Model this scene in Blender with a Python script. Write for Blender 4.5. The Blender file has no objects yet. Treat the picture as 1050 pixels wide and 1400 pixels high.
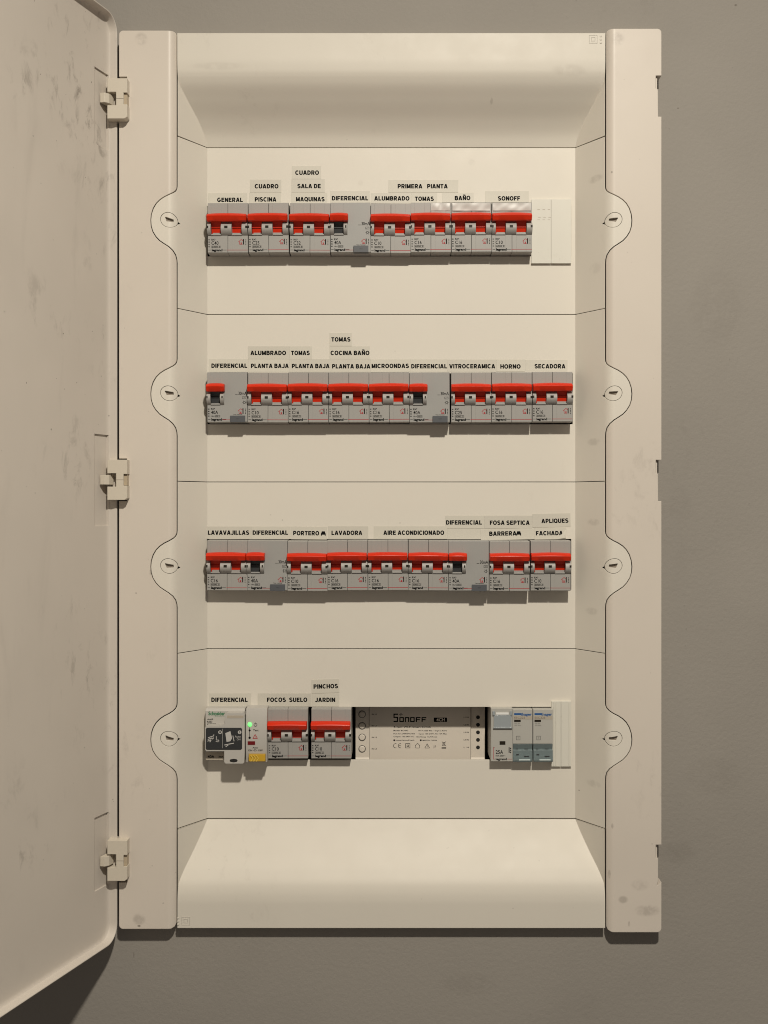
import bpy, bmesh, math, random
from mathutils import Vector
random.seed(7)
S = bpy.context.scene
COL = S.collection

# ------------------------------------------------------------------ camera, light, exposure
F, D = 1500.0, 0.96            # focal length in photo pixels, camera distance to the faceplates
CX, CY = 535.0, 691.0          # foot of the camera on the board
cam_d = bpy.data.cameras.new('camera'); cam = bpy.data.objects.new('camera', cam_d); COL.objects.link(cam)
cam.location = (0, -D, 0); cam.rotation_euler = (math.radians(90), 0, 0)
cam_d.sensor_fit = 'VERTICAL'; cam_d.sensor_height = 36; cam_d.lens = F / 1400 * 36
cam_d.shift_x = -(CX - 525) / 1400; cam_d.shift_y = (CY - 700) / 1400
cam_d.clip_start = 0.01; cam_d.clip_end = 100
S.camera = cam

W = bpy.data.worlds.new('World'); S.world = W; W.use_nodes = True
W.node_tree.nodes['Background'].inputs[0].default_value = (1.0, 0.89, 0.78, 1)
W.node_tree.nodes['Background'].inputs[1].default_value = 0.135

ld = bpy.data.lights.new('ceiling_lamp', 'AREA'); ld.shape = 'DISK'; ld.size = 0.085
ld.energy = 26.2; ld.color = (1.0, 0.925, 0.80)
lamp = bpy.data.objects.new('ceiling_lamp', ld); COL.objects.link(lamp)
lamp.location = (0.18, -1.10, 0.93)
lamp.rotation_euler = (math.radians(6), 0, 0)      # a ceiling fitting facing down, tipped a little to the wall

S.view_settings.view_transform = 'Standard'; S.view_settings.look = 'None'
S.view_settings.exposure = 0; S.view_settings.gamma = 1
S.view_settings.use_curve_mapping = False
S.cycles.filter_width = 1.0
S.render.resolution_x = 768; S.render.resolution_y = 1024

def P(px, py, y=0.0):
    """photo pixel at a known depth -> world point"""
    d = (D + y) / F
    return Vector(((px - CX) * d, y, (CY - py) * d))

# ------------------------------------------------------------------ materials
def sock(n, *names):
    for k in names:
        if k in n.inputs: return n.inputs[k]
def plastic(name, col, rough=0.45, bevel=0.0, grime=0.0, grime_scale=9, grime_col=None, mottled=0.0,
            bump=0.0, bump_scale=900, spec=0.5, spots=(), streaks=0.0, trans=0.0, metal=0.0):
    m = bpy.data.materials.new(name); m.use_nodes = True
    nt = m.node_tree; N = nt.nodes; L = nt.links
    b = N['Principled BSDF']
    b.inputs['Roughness'].default_value = rough
    sock(b, 'Specular IOR Level', 'Specular').default_value = spec
    b.inputs['Metallic'].default_value = metal
    if trans: sock(b, 'Transmission Weight', 'Transmission').default_value = trans
    geo = N.new('ShaderNodeNewGeometry')
    colr = N.new('ShaderNodeRGB'); colr.outputs[0].default_value = (*col, 1)
    cur = colr.outputs[0]
    gc = grime_col or tuple(c * 0.45 for c in col)
    def mixin(cur, fac, c2):
        mx = N.new('ShaderNodeMix'); mx.data_type = 'RGBA'
        L.new(fac, mx.inputs[0]); L.new(cur, mx.inputs[6]); mx.inputs[7].default_value = (*c2, 1)
        return mx.outputs[2]
    def math_(op, a, bv):
        q = N.new('ShaderNodeMath'); q.operation = op; q.use_clamp = False
        for i, v in enumerate((a, bv)):
            if isinstance(v, (int, float)): q.inputs[i].default_value = v
            else: L.new(v, q.inputs[i])
        return q.outputs[0]
    def noise(scale, detail=5, rough_=0.6, dist=0.0, stretch=None):
        n = N.new('ShaderNodeTexNoise'); n.inputs['Scale'].default_value = scale
        n.inputs['Detail'].default_value = detail; n.inputs['Roughness'].default_value = rough_
        n.inputs['Distortion'].default_value = dist
        src = geo.outputs['Position']
        if stretch:
            mp = N.new('ShaderNodeMapping'); mp.inputs['Scale'].default_value = stretch
            L.new(src, mp.inputs[0]); src = mp.outputs[0]
        L.new(src, n.inputs['Vector'])
        return n.outputs[0]
    def ramp(v, lo, hi):
        r = N.new('ShaderNodeMapRange'); r.interpolation_type = 'SMOOTHSTEP'
        L.new(v, r.inputs[0]); r.inputs[1].default_value = lo; r.inputs[2].default_value = hi
        return r.outputs[0]
    if mottled:
        f = math_('MULTIPLY', ramp(noise(6, 3), 0.35, 0.7), mottled)
        cur = mixin(cur, f, tuple(c * 0.8 for c in col))
    if grime:
        a = ramp(noise(grime_scale, 3, 0.5), 0.50, 0.72)
        c = ramp(noise(grime_scale * 9, 6, 0.7, 0.4, (1, 1, 0.55)), 0.52, 0.72)
        f = math_('MULTIPLY', math_('MULTIPLY', a, c), grime)
        cur = mixin(cur, f, gc)
        f2 = math_('MULTIPLY', ramp(noise(330, 1, 0.4), 0.80, 0.84), grime * 1.1)   # specks
        cur = mixin(cur, f2, tuple(v * 0.4 for v in gc))
    if streaks:
        s = ramp(noise(26, 4, 0.6, 0.6, (1, 1, 0.22)), 0.58, 0.8)
        cur = mixin(cur, math_('MULTIPLY', s, streaks), gc)
    for (cx, cy, cz, rx, rz, k) in spots:
        sub = N.new('ShaderNodeVectorMath'); sub.operation = 'SUBTRACT'
        L.new(geo.outputs['Position'], sub.inputs[0]); sub.inputs[1].default_value = (cx, cy, cz)
        mul = N.new('ShaderNodeVectorMath'); mul.operation = 'MULTIPLY'
        L.new(sub.outputs[0], mul.inputs[0]); mul.inputs[1].default_value = (1 / rx, 0.0, 1 / rz)
        ln = N.new('ShaderNodeVectorMath'); ln.operation = 'LENGTH'; L.new(mul.outputs[0], ln.inputs[0])
        r = N.new('ShaderNodeMapRange'); r.interpolation_type = 'SMOOTHSTEP'
        L.new(ln.outputs['Value'], r.inputs[0]); r.inputs[1].default_value = 1.0; r.inputs[2].default_value = 0.45
        r.inputs[3].default_value = 0; r.inputs[4].default_value = k
        f = math_('MULTIPLY', r.outputs[0], ramp(noise(160, 3), 0.25, 0.6))
        cur = mixin(cur, f, gc)
    L.new(cur, b.inputs['Base Color'])
    if rough < 0.6 and (grime or mottled):
        rr = N.new('ShaderNodeMapRange'); L.new(noise(40, 4), rr.inputs[0])
        rr.inputs[3].default_value = rough - 0.08; rr.inputs[4].default_value = rough + 0.12
        L.new(rr.outputs[0], b.inputs['Roughness'])
    nrm = None
    if bevel:
        bv = N.new('ShaderNodeBevel'); bv.samples = 4; bv.inputs['Radius'].default_value = bevel
        nrm = bv.outputs[0]
    if bump:
        bp = N.new('ShaderNodeBump'); bp.inputs['Strength'].default_value = bump; bp.inputs['Distance'].default_value = 0.0006
        L.new(noise(bump_scale, 3, 0.55), bp.inputs['Height'])
        if nrm: L.new(nrm, bp.inputs['Normal'])
        nrm = bp.outputs[0]
    if nrm: L.new(nrm, b.inputs['Normal'])
    return m

def emit(name, col, st):
    m = bpy.data.materials.new(name); m.use_nodes = True
    b = m.node_tree.nodes['Principled BSDF']
    b.inputs['Base Color'].default_value = (*col, 1)
    b.inputs['Emission Color'].default_value = (*col, 1); b.inputs['Emission Strength'].default_value = st
    return m

def sp(px, py, y, rx, rz, k):
    v = P(px, py, y); return (v.x, v.y, v.z, rx, rz, k)

col_spots = [sp(193, 53, -.035, .0065, .0065, .30), sp(845, 53, -.035, .0068, .0068, .30),
             sp(190, 1257, -.035, .0065, .006, .35), sp(190, 1266, -.035, .0018, .0012, .9),
             sp(885, 1245, -.035, .013, .006, .34), sp(852, 1230, -.035, .005, .004, .4),
             sp(833, 1195, -.033, .0014, .0045, .55), sp(837, 1129, -.034, .0012, .003, .5),
             sp(860, 1263, -.035, .0011, .003, .6), sp(206, 783, -.035, .0015, .0035, .8),
             sp(186, 811, -.035, .0010, .0010, .7), sp(836, 236, -.033, .0010, .0012, .6),
             sp(875, 1210, -.035, .009, .006, .22)]
plate_spots = [sp(814, 245, -.02, .006, .0042, .28), sp(814, 367, -.02, .005, .006, .13), sp(812, 604, -.02, .0052, .004, .26),
               sp(812, 714, -.02, .0052, .004, .24), sp(810, 836, -.02, .0052, .004, .22), sp(812, 1072, -.02, .006, .004, .22),
               sp(645, 222, 0, .004, .004, .12), sp(493, 250, 0, .003, .003, .10), sp(792, 1081, -.005, .0008, .0008, .8),
               sp(386, 711, 0, .0007, .0007, .6), sp(370, 704, 0, .0008, .0006, .4), sp(547, 715, 0, .0012, .0006, .4), sp(540, 480, 0, .0008, .0006, .4)]
hood_spots = [sp(672, 138, -.02, .0016, .003, .35), sp(780, 95, -.033, .02, .006, .15), sp(300, 90, -.033, .03, .004, .12)]

M = {}
M['column'] = plastic('cream_frame_plastic', (.645, .585, .515), .42, .0009, .22, 14, (.22, .19, .16), .22, .05, 2200, .4, col_spots)
M['plate'] = plastic('cream_faceplate_plastic', (.695, .655, .58), .45, .0006, .06, 12, (.27, .24, .20), .10, .05, 2600, .4, plate_spots)
M['hood'] = plastic('cream_hood_plastic', (.67, .63, .555), .5, .0007, .16, 12, (.27, .23, .19), .14, .05, 2200, .4, hood_spots)
M['door'] = plastic('scuffed_door_plastic', (.59, .54, .48), .46, .0006, .72, 8, (.19, .165, .14), .35, .06, 1500, .35, (), .16)
M['hinge'] = plastic('hinge_plastic', (.61, .555, .465), .38, .0006, .1, 60)
M['pin'] = plastic('brass_pin', (.46, .38, .27), .4, 0)
wall_marks = [sp(1006, 7, -.0225, .0016, .0012, 1), sp(927, 148, -.0225, .0009, .0009, .8), sp(930, 690, -.0225, .012, .02, .12), sp(925, 1165, -.0225, .02, .012, .2),
              sp(975, 1060, -.0225, .03, .02, .12), sp(183, 1306, -.0225, .0007, .0035, .6), sp(938, 860, -.0225, .0008, .0008, .7), sp(1003, 1157, -.0225, .0016, .0005, .6), sp(640, 1345, -.0225, .03, .012, .15), sp(980, 420, -.0225, .03, .04, .12)]
M['wall'] = plastic('grey_wall_paint', (.302, .28, .25), .75, 0, .16, 6, (.17, .15, .13), .32, .45, 330, .25, wall_marks)
M['inside'] = plastic('dark_box_interior', (.012, .011, .010), .8)  # near-black colour stands in for the shade inside the box and small holes
M['grey'] = plastic('breaker_grey_plastic', (.34, .33, .31), .4, .0004, .10, 60, (.2, .19, .18), .1)
M['greyblue'] = plastic('residual_breaker_grey', (.335, .33, .315), .4, .0004, .10, 60, (.2, .19, .18), .1)
M['collar'] = plastic('collar_grey_plastic', (.37, .36, .34), .55, .0003)
M['red'] = plastic('red_toggle_plastic', (.63, .026, .004), .32, .0005, spec=.4)
M['charcoal'] = plastic('charcoal_plastic', (.045, .047, .05), .4, .0004)
M['button'] = plastic('slate_button_plastic', (.085, .09, .10), .45, .0004)
M['ink'] = plastic('black_ink', (.005, .005, .005), .7, spec=.08)
M['greyink'] = plastic('grey_ink', (.10, .095, .09), .6)
M['redink'] = plastic('red_ink', (.38, .03, .035), .6)
M['greenink'] = plastic('green_ink', (.01, .16, .06), .6)
M['blueink'] = plastic('blue_ink', (.02, .09, .26), .6)
M['window'] = plastic('dark_indicator_window', (.02, .016, .01), .25)
M['sticker'] = plastic('sticker_paper', (.605, .575, .50), .5, 0, .10, 50, None, .1)
M['sticker2'] = plastic('sticker_tape', (.585, .555, .485), .42, 0, .10, 50, None, .15)
M['tape'] = plastic('shiny_tape_film', (.52, .505, .475), .38, 0, 0, 9, None, .2, spec=.6)
M['blank'] = plastic('blank_cover_plastic', (.66, .64, .57), .4, .0004, .15, 40, (.3, .27, .22), .1)
M['white'] = plastic('white_device_plastic', (.47, .45, .415), .38, .0005, .06, 60)
M['tan'] = plastic('tan_header_print', (.42, .37, .30), .5)
M['module'] = plastic('module_plastic', (.43, .42, .385), .42, .0004, .05, 60)
M['switchbox'] = plastic('white_switch_box_plastic', (.68, .62, .54), .45, .0004, .05, 40)
M['yellow'] = plastic('yellow_slider_plastic', (.50, .30, .02), .4, .0003)
M['yellowlight'] = plastic('pale_yellow_mark', (.72, .52, .10), .5)
M['led'] = emit('green_lamp_glow', (.10, .95, .12), 2.2)
M['ledglow'] = emit('pale_green_lamp_glow', (.5, 1.0, .4), 2.5)
M['teal'] = plastic('smoked_teal_cover', (.33, .41, .42), .2, .0003, trans=.55)
M['clear'] = plastic('clear_window_cover', (.40, .44, .46), .12, .0003, trans=.25)
M['panelblack'] = plastic('dark_pictogram_panel', (.03, .032, .034), .4, .0003)
M['panelwhite'] = plastic('pale_pictogram_ink', (.48, .47, .45), .5)

# ------------------------------------------------------------------ helpers
ORG = {}
class MB:
    def __init__(s): s.v = []; s.f = []; s.mi = []; s.cur = 0
    def add(s, vs, fs):
        o = len(s.v); s.v += [Vector(v) for v in vs]
        for f in fs: s.f.append([o + i for i in f]); s.mi.append(s.cur)
        return s
    def box(s, x0, x1, y0, y1, z0, z1):
        vs = [(x, y, z) for x in (x0, x1) for y in (y0, y1) for z in (z0, z1)]
        return s.add(vs, [(0, 1, 3, 2), (4, 6, 7, 5), (0, 4, 5, 1), (2, 3, 7, 6), (0, 2, 6, 4), (1, 5, 7, 3)])
    def loft(s, secs, cap=True):
        n = len(secs[0]); vs = [p for q in secs for p in q]; fs = []
        for i in range(len(secs) - 1):
            for j in range(n):
                k = (j + 1) % n
                fs.append((i * n + j, i * n + k, (i + 1) * n + k, (i + 1) * n + j))
        if cap:
            fs.append(tuple(range(n))[::-1]); b = (len(secs) - 1) * n; fs.append(tuple(b + i for i in range(n)))
        return s.add(vs, fs)
    def prism_x(s, x0, x1, prof):          # profile in (y, z)
        return s.loft([[(x, y, z) for y, z in prof] for x in (x0, x1)])
    def prism_y(s, y0, y1, prof):          # profile in (x, z)
        return s.loft([[(x, y, z) for x, z in prof] for y in (y0, y1)])
    def flat(s, y, pts, t=0.00004):        # thin printed shape facing the camera
        return s.prism_y(y - t, y, pts)
    def rect(s, y, x0, x1, z0, z1, t=0.00004): return s.box(x0, x1, y - t, y, min(z0, z1), max(z0, z1))
    def frame(s, y, x0, x1, z0, z1, w, t=0.00004):
        if z0 > z1: z0, z1 = z1, z0
        s.rect(y, x0, x1, z0, z0 + w, t); s.rect(y, x0, x1, z1 - w, z1, t)
        s.rect(y, x0, x0 + w, z0 + w, z1 - w, t); s.rect(y, x1 - w, x1, z0 + w, z1 - w, t); return s
    def line(s, y, a, b, w, t=0.00004):
        a = Vector(a); b = Vector(b); d = (b - a).normalized(); n = Vector((-d.y, d.x)) * w / 2
        return s.flat(y, [a + n, b + n, b - n, a - n], t)
    def disc(s, y, cx, cz, r, t=0.00004, n=20):
        return s.flat(y, [(cx + r * math.cos(2 * math.pi * i / n), cz + r * math.sin(2 * math.pi * i / n)) for i in range(n)], t)
    def ring(s, y, cx, cz, r0, r1, t=0.00004, n=28, a0=0, a1=360):
        full = a1 - a0 >= 360
        m = n if full else n + 1
        o = []
        for i in range(m):
            a = math.radians(a0 + (a1 - a0) * i / n)
            for r in (r0, r1):
                for yy in (y, y - t): o.append((cx + r * math.cos(a), yy, cz + r * math.sin(a)))
        fs = []
        for i in range(n):
            a = i * 4; b = ((i + 1) % m) * 4
            fs += [(a + 1, b + 1, b + 3, a + 3), (a, a + 2, b + 2, b), (a, b, b + 1, a + 1), (a + 2, a + 3, b + 3, b + 2)]
        return s.add(o, fs)
    def text(s, y, string, x0, x1, zc, h, bold=0.0, rot=0.0):
        """flat lettering between x0 and x1, cap height h, centred on zc"""
        vs, fs, (a0, a1) = glyphs(string, bold)
        k = (x1 - x0) / (a1 - a0); q = h / CAP[0]
        ca, sa = math.cos(rot), math.sin(rot); mx = (x0 + x1) / 2
        out = []
        for (a, b) in vs:
            X = (a - a0) * k + x0 - mx; Z = b * q - h / 2
            out.append((mx + X * ca - Z * sa, y, zc + X * sa + Z * ca))
        return s.add(out, fs)
    def build(s, name, mat, parent=None, sharp=32):
        me = bpy.data.meshes.new(name)
        off = ORG.get(parent.name, Vector((0, 0, 0))) if parent else Vector((0, 0, 0))
        me.from_pydata([v - off for v in s.v], [], s.f)
        for m in (mat if isinstance(mat, (list, tuple)) else [mat]): me.materials.append(m)
        if any(s.mi): me.polygons.foreach_set('material_index', s.mi)
        bm = bmesh.new(); bm.from_mesh(me); bmesh.ops.recalc_face_normals(bm, faces=bm.faces); bm.to_mesh(me); bm.free()
        return link(name, me, parent, sharp)

def link(name, me, parent=None, sharp=32):
    me.polygons.foreach_set('use_smooth', [True] * len(me.polygons))
    me.set_sharp_from_angle(angle=math.radians(sharp))
    o = bpy.data.objects.new(name, me); COL.objects.link(o)
    if parent:
        o.parent = parent; ORG[o.name] = ORG.get(parent.name, Vector((0, 0, 0)))
    else: ORG[o.name] = Vector((0, 0, 0))
    return o

GL = {}
def raw_text(string, bold):
    cu = bpy.data.curves.new('lettering', 'FONT'); cu.body = string; cu.size = 1; cu.offset = bold; cu.resolution_u = 3
    ob = bpy.data.objects.new('lettering', cu); COL.objects.link(ob)
    dg = bpy.context.evaluated_depsgraph_get()
    me = bpy.data.meshes.new_from_object(ob.evaluated_get(dg))
    vs = [(v.co.x, v.co.y) for v in me.vertices]; fs = [tuple(p.vertices) for p in me.polygons]
    bpy.data.objects.remove(ob); bpy.data.curves.remove(cu); bpy.data.meshes.remove(me)
    return vs, fs
def glyphs(string, bold):
    k = (string, bold)
    if k not in GL:
        vs, fs = raw_text(string, bold)
        xs = [v[0] for v in vs]
        GL[k] = (vs, fs, (min(xs), max(xs)))
    return GL[k]
CAP = [max(v[1] for v in raw_text('H', 0)[0])]

def arc_(cx, cy, rx, ry, a0, a1, n=10):
    return [(cx + rx * math.cos(math.radians(a0 + (a1 - a0) * i / n)), cy + ry * math.sin(math.radians(a0 + (a1 - a0) * i / n))) for i in range(n + 1)]
tS = .24; hS = tS / 2; tt = 1 - hS
BOLD = {   # heavy sans capitals: width, strokes (centre lines)
 'A': (.76, [[(.10, 0), (.36, 1)], [(.40, 1), (.66, 0)], [(.2, .27), (.56, .27)]]),
 'B': (.68, [[(hS, 0), (hS, 1)], [(hS, tt), (.38, tt)] + arc_(.38, .72, .16, .18, 90, -90, 6) + [(hS, .54)], [(hS, hS), (.40, hS)] + arc_(.40, .315, .19, .215, -90, 90, 6) + [(hS, .53)]]),
 'C': (.72, [arc_(.38, .5, .28, .41, 42, 318, 16)]),
 'D': (.70, [[(hS, 0), (hS, 1)], [(hS, tt), (.28, tt)] + arc_(.28, .5, .32, .40, 90, -90, 10) + [(hS, hS)]]),
 'E': (.62, [[(hS, 0), (hS, 1)], [(hS, tt), (.60, tt)], [(hS, .52), (.56, .52)], [(hS, hS), (.62, hS)]]),
 'F': (.58, [[(hS, 0), (hS, 1)], [(hS, tt), (.58, tt)], [(hS, .48), (.52, .48)]]),
 'G': (.76, [arc_(.39, .5, .29, .41, 48, 325, 16) + [(.66, .42), (.40, .42)]]),
 'H': (.70, [[(hS, 0), (hS, 1)], [(.60, 0), (.60, 1)], [(hS, .52), (.60, .52)]]),
 'I': (.20, [[(hS, 0), (hS, 1)]]),
 'J': (.54, [[(.44, 1), (.44, .30)] + arc_(.265, .28, .175, .19, 0, -170, 8)]),
 'L': (.58, [[(hS, 0), (hS, 1)], [(hS, hS), (.58, hS)]]),
 'M': (.82, [[(hS, 0), (hS, 1)], [(.72, 0), (.72, 1)], [(.15, .94), (.38, .10)], [(.67, .94), (.44, .10)]]),
 'N': (.70, [[(hS, 0), (hS, 1)], [(.60, 0), (.60, 1)], [(.13, .95), (.57, .05)]]),
 'O': (.78, [arc_(.39, .5, .29, .41, 0, 360, 20)]),
 'P': (.65, [[(hS, 0), (hS, 1)], [(hS, tt), (.36, tt)] + arc_(.36, .66, .19, .24, 90, -90, 8) + [(hS, .42)]]),
 'Q': (.78, [arc_(.39, .5, .29, .41, 0, 360, 20), [(.44, .28), (.72, -.02)]]),
 'R': (.70, [[(hS, 0), (hS, 1)], [(hS, tt), (.40, tt)] + arc_(.40, .67, .18, .23, 90, -90, 8) + [(hS, .44)], [(.34, .44), (.60, .0)]]),
 'S': (.66, [arc_(.33, .71, .22, .20, 30, 225, 10) + arc_(.33, .29, .235, .20, 60, -160, 12)]),
 'T': (.64, [[(.32, 0), (.32, 1)], [(0, tt), (.64, tt)]]),
 'U': (.70, [[(hS, 1), (hS, .36)] + arc_(.35, .35, .25, .26, 180, 360, 10) + [(.60, 1)]]),
 'V': (.72, [[(.09, 1), (.345, 0)], [(.63, 1), (.375, 0)]]),
}
BOLD['Ñ'] = (.70, BOLD['N'][1] + [[(.12, 1.12), (.27, 1.22), (.43, 1.12), (.58, 1.22)]])
def bold_text(m, y, string, x0, x1, zc, h, rot=0.0):
    x = 0; strokes = []
    for ch in string:
        if ch == ' ': x += .30; continue
        wd, st = BOLD[ch]
        for q in st: strokes.append([(x + a, b) for a, b in q])
        x += wd + .10
    k = (x1 - x0) / (x - .10); ca, sa = math.cos(rot), math.sin(rot); mx = (x0 + x1) / 2
    def T_(p):
        X = p[0] * k + x0 - mx; Z = p[1] * h - h / 2
        return (mx + X * ca - Z * sa, y, zc + X * sa + Z * ca)
    for i, q in enumerate(strokes):
        L_, R_ = [], []; n = len(q); closed = n > 3 and (Vector(q[0]) - Vector(q[-1])).length < 1e-5
        for j in range(n):
            p = Vector(q[j])
            a = Vector(q[j - 1]) if j else (Vector(q[-2]) if closed else None)
            b = Vector(q[j + 1]) if j < n - 1 else (Vector(q[1]) if closed else None)
            d1 = (p - a).normalized() if a is not None else None; d2 = (b - p).normalized() if b is not None else None
            d = (d1 + d2) if d1 is not None and d2 is not None else (d1 if d1 is not None else d2)
            if d.length < .2: d = d2
            d.normalize(); nn = Vector((-d.y, d.x)); c = 1
            if d1 is not None and d2 is not None: c = min(1 / max(nn.dot(Vector((-d1.y, d1.x))), .45), 1.8)
            L_.append(T_(p + nn * hS * c)); R_.append(T_(p - nn * hS * c))
        off = (i % 4) * .000004
        vs = [(a[0], a[1] - off, a[2]) for a in L_ + R_]
        m.add(vs, [(j, j + 1, n + j + 1, n + j) for j in range(n - 1)])

def thing(name, loc, label, cat, group=None):
    o = bpy.data.objects.new(name, None); COL.objects.link(o); o.location = loc; o.empty_display_size = 0.01
    ORG[o.name] = Vector(loc); tag(o, label, cat, group); return o
def tag(o, label=None, cat=None, group=None, kind=None):
    if label: o['label'] = label
    if cat: o['category'] = cat
    if group: o['group'] = group
    if kind: o['kind'] = kind

def sheet(name, outer, holes, yfun, thick, mat, parent, cuts=(), sharp=32):
    """outline with holes in (x, z), bent to y = yfun(x, z) and given thickness towards the wall"""
    bm = bmesh.new(); es = []
    for loop in [outer] + list(holes):
        vs = [bm.verts.new((x, 0, z)) for x, z in loop]
        es += [bm.edges.new((vs[i], vs[(i + 1) % len(vs)])) for i in range(len(vs))]
    bmesh.ops.triangle_fill(bm, edges=es, use_beauty=True, use_dissolve=False, normal=(0, -1, 0))
    for x in cuts:
        bmesh.ops.bisect_plane(bm, geom=bm.verts[:] + bm.edges[:] + bm.faces[:], dist=1e-6, plane_co=(x, 0, 0), plane_no=(1, 0, 0))
    for v in bm.verts: v.co.y = yfun(v.co.x, v.co.z)
    r = bmesh.ops.extrude_face_region(bm, geom=bm.faces[:])
    for g in r['geom']:
        if isinstance(g, bmesh.types.BMVert):
            g.co.y = thick(g.co) if callable(thick) else g.co.y + thick
    bmesh.ops.recalc_face_normals(bm, faces=bm.faces)
    me = bpy.data.meshes.new(name); bm.to_mesh(me); bm.free(); me.materials.append(mat)
    off = ORG.get(parent.name, Vector((0, 0, 0))) if parent else Vector((0, 0, 0))
    for v in me.vertices: v.co -= off
    return link(name, me, parent, sharp)

# ------------------------------------------------------------------ wall
WY = -0.0225
w = MB()
xs = [-1.6, -0.215, 0.215, 1.6]; zs = [-1.2, -0.345, 0.385, 1.3]
for i in range(3):
    for j in range(3):
        if i == 1 and j == 1: continue
        w.box(xs[i], xs[i + 1], WY, WY + 0.1, zs[j], zs[j + 1])
wall = w.build('wall', M['wall']); tag(wall, kind='structure')

# ------------------------------------------------------------------ the board
board = thing('distribution_board', (0, WY, -0.36), 'cream plastic distribution board set in grey wall with its door open', 'fuse box')

bb = MB()                                    # box set in the wall, its inner shade put into the colour
bb.box(-.213, .213, .085, .088, -.343, .383)
bb.box(-.2145, -.2125, -.018, .085, -.343, .383); bb.box(.2125, .2145, -.018, .085, -.343, .383)
bb.box(-.2125, .2125, -.018, .085, .381, .383); bb.box(-.2125, .2125, -.018, .085, -.343, -.341)
bb.build('back_box', M['inside'], board)
rl = MB()
for py in (316, 545, 772, 1000):
    z = P(0, py).z; rl.box(-.19, .19, .046, .049, z - .0175, z + .0175)
rl.build('mounting_rail', M['inside'], board)

XI, XS, FD = .1610, .0235, .035
def yprof(x, z=0):
    a = (abs(x) - XI) / XS * FD
    k = .006
    def smin(a, b):
        h = max(k - abs(a - b), 0) / k
        return min(a, b) - h * h * k / 4
    return -max(0.0, smin(a, FD))
CUTS = [s * v for s in (-1, 1) for v in [XI, .1655, .170, .1745, .178] + [.180 + .0008 * i for i in range(14)]]

WAVE = [(241, -49), (240.7, -45), (239.4, -41.5), (236.5, -38.4), (231.5, -35.2), (225, -32), (219, -28), (214, -23), (210, -16.4),
        (207.4, -8.5), (206.4, 0), (207, 8), (209.2, 15.5), (213.3, 22.2), (218.5, 27.8), (225, 32.2), (231, 36), (236, 40.6), (239.2, 46), (240.6, 52), (241, 57)]
ROWC = [301.5, 538.5, 774.5, 1010.5]
SC = (D - .034) / F
def wave(py):                                # points (|x|, z) from top to bottom
    out = []
    for i in range(len(WAVE) - 1):
        for t in (0, .5):
            a, b = WAVE[i], WAVE[i + 1]
            out.append(((CX - (a[0] * (1 - t) + b[0] * t)) * SC, (CY - (py + a[1] * (1 - t) + b[1] * t)) * SC))
    a = WAVE[-1]; out.append(((CX - a[0]) * SC, (CY - (py + a[1])) * SC))
    return out
def shift(loop, d):                          # offset an open polyline sideways
    out = []
    for i, p in enumerate(loop):
        a = Vector(loop[max(i - 1, 0)]); b = Vector(loop[min(i + 1, len(loop) - 1)])
        t = (b - a).normalized(); n = Vector((-t.y, t.x))
        out.append((p[0] + n.x * d, p[1] + n.y * d))
    return out
XE = (CX - 241) * SC
GAP = .00036

# side columns
HY = [134.5, 656, 1177]
for side in (-1, 1):
    top, bot = ((42.5, 1269.5) if side < 0 else (40, 1274))
    xo = (CX - 163.2) * SC if side < 0 else (904 - CX) * SC
    zt, zb = (CY - top) * SC, (CY - bot) * SC
    inner = [(XE, zt - .0025), ]
    for py in ROWC: inner += wave(py)
    inner.append((XE, zb + .004))
    inner = shift(inner, GAP)
    r = .0035
    loop = [(inner[0][0] + .0005, zt - .0007), (inner[0][0] + .0022, zt)]
    loop = loop[::-1] + inner + [(inner[-1][0] + .0012, zb + .0012), (inner[-1][0] + .004, zb)]
    arc = lambda cx, cz, a0: [(cx + r * math.cos(math.radians(a0 + 15 * i)), cz + r * math.sin(math.radians(a0 + 15 * i))) for i in range(7)]
    loop += arc(xo - r, zb + r, -90)
    if side < 0:
        for py in HY[::-1]:
            z0, z1 = (CY - py - 29) * SC, (CY - py + 29) * SC
            xi = (CX - 174) * SC
            loop += [(xo, z0), (xi, z0), (xi, z1), (xo, z1)]
    else:
        for py in (1182.5, 657, 132):
            z0, z1 = (CY - py - 28) * SC, (CY - py + 28) * SC
            zm = z0 + .038 * .6
            loop += [(xo, z0 + .0032), (xo - .004, z0), (xo - .0028, z0 + .004), (xo - .0028, zm), (xo - .0048, zm + .001), (xo - .0048, z1), (xo, z1)] if py > 1000 else \
                    [(xo, z0), (xo - .0028, z0), (xo - .0030, zm), (xo - .0048, zm + .001), (xo - .0048, z1), (xo, z1)]
    loop += arc(xo - r, zt - r, 0)
    pts = [(side * a, b) for a, b in loop]
    c = sheet('side_column', pts, [], yprof, lambda co: -.0195, M['column'], board, CUTS)
    if side > 0:                             # notch floors on the latch side
        for py in (1182.5, 657, 132):
            nb = MB(); nb.box(xo - .012, xo - .0030, -.0325, -.020, (CY - py - 27) * SC, (CY - py + 27) * SC)
            nb.build('latch_strip', M['column'], c)

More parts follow.
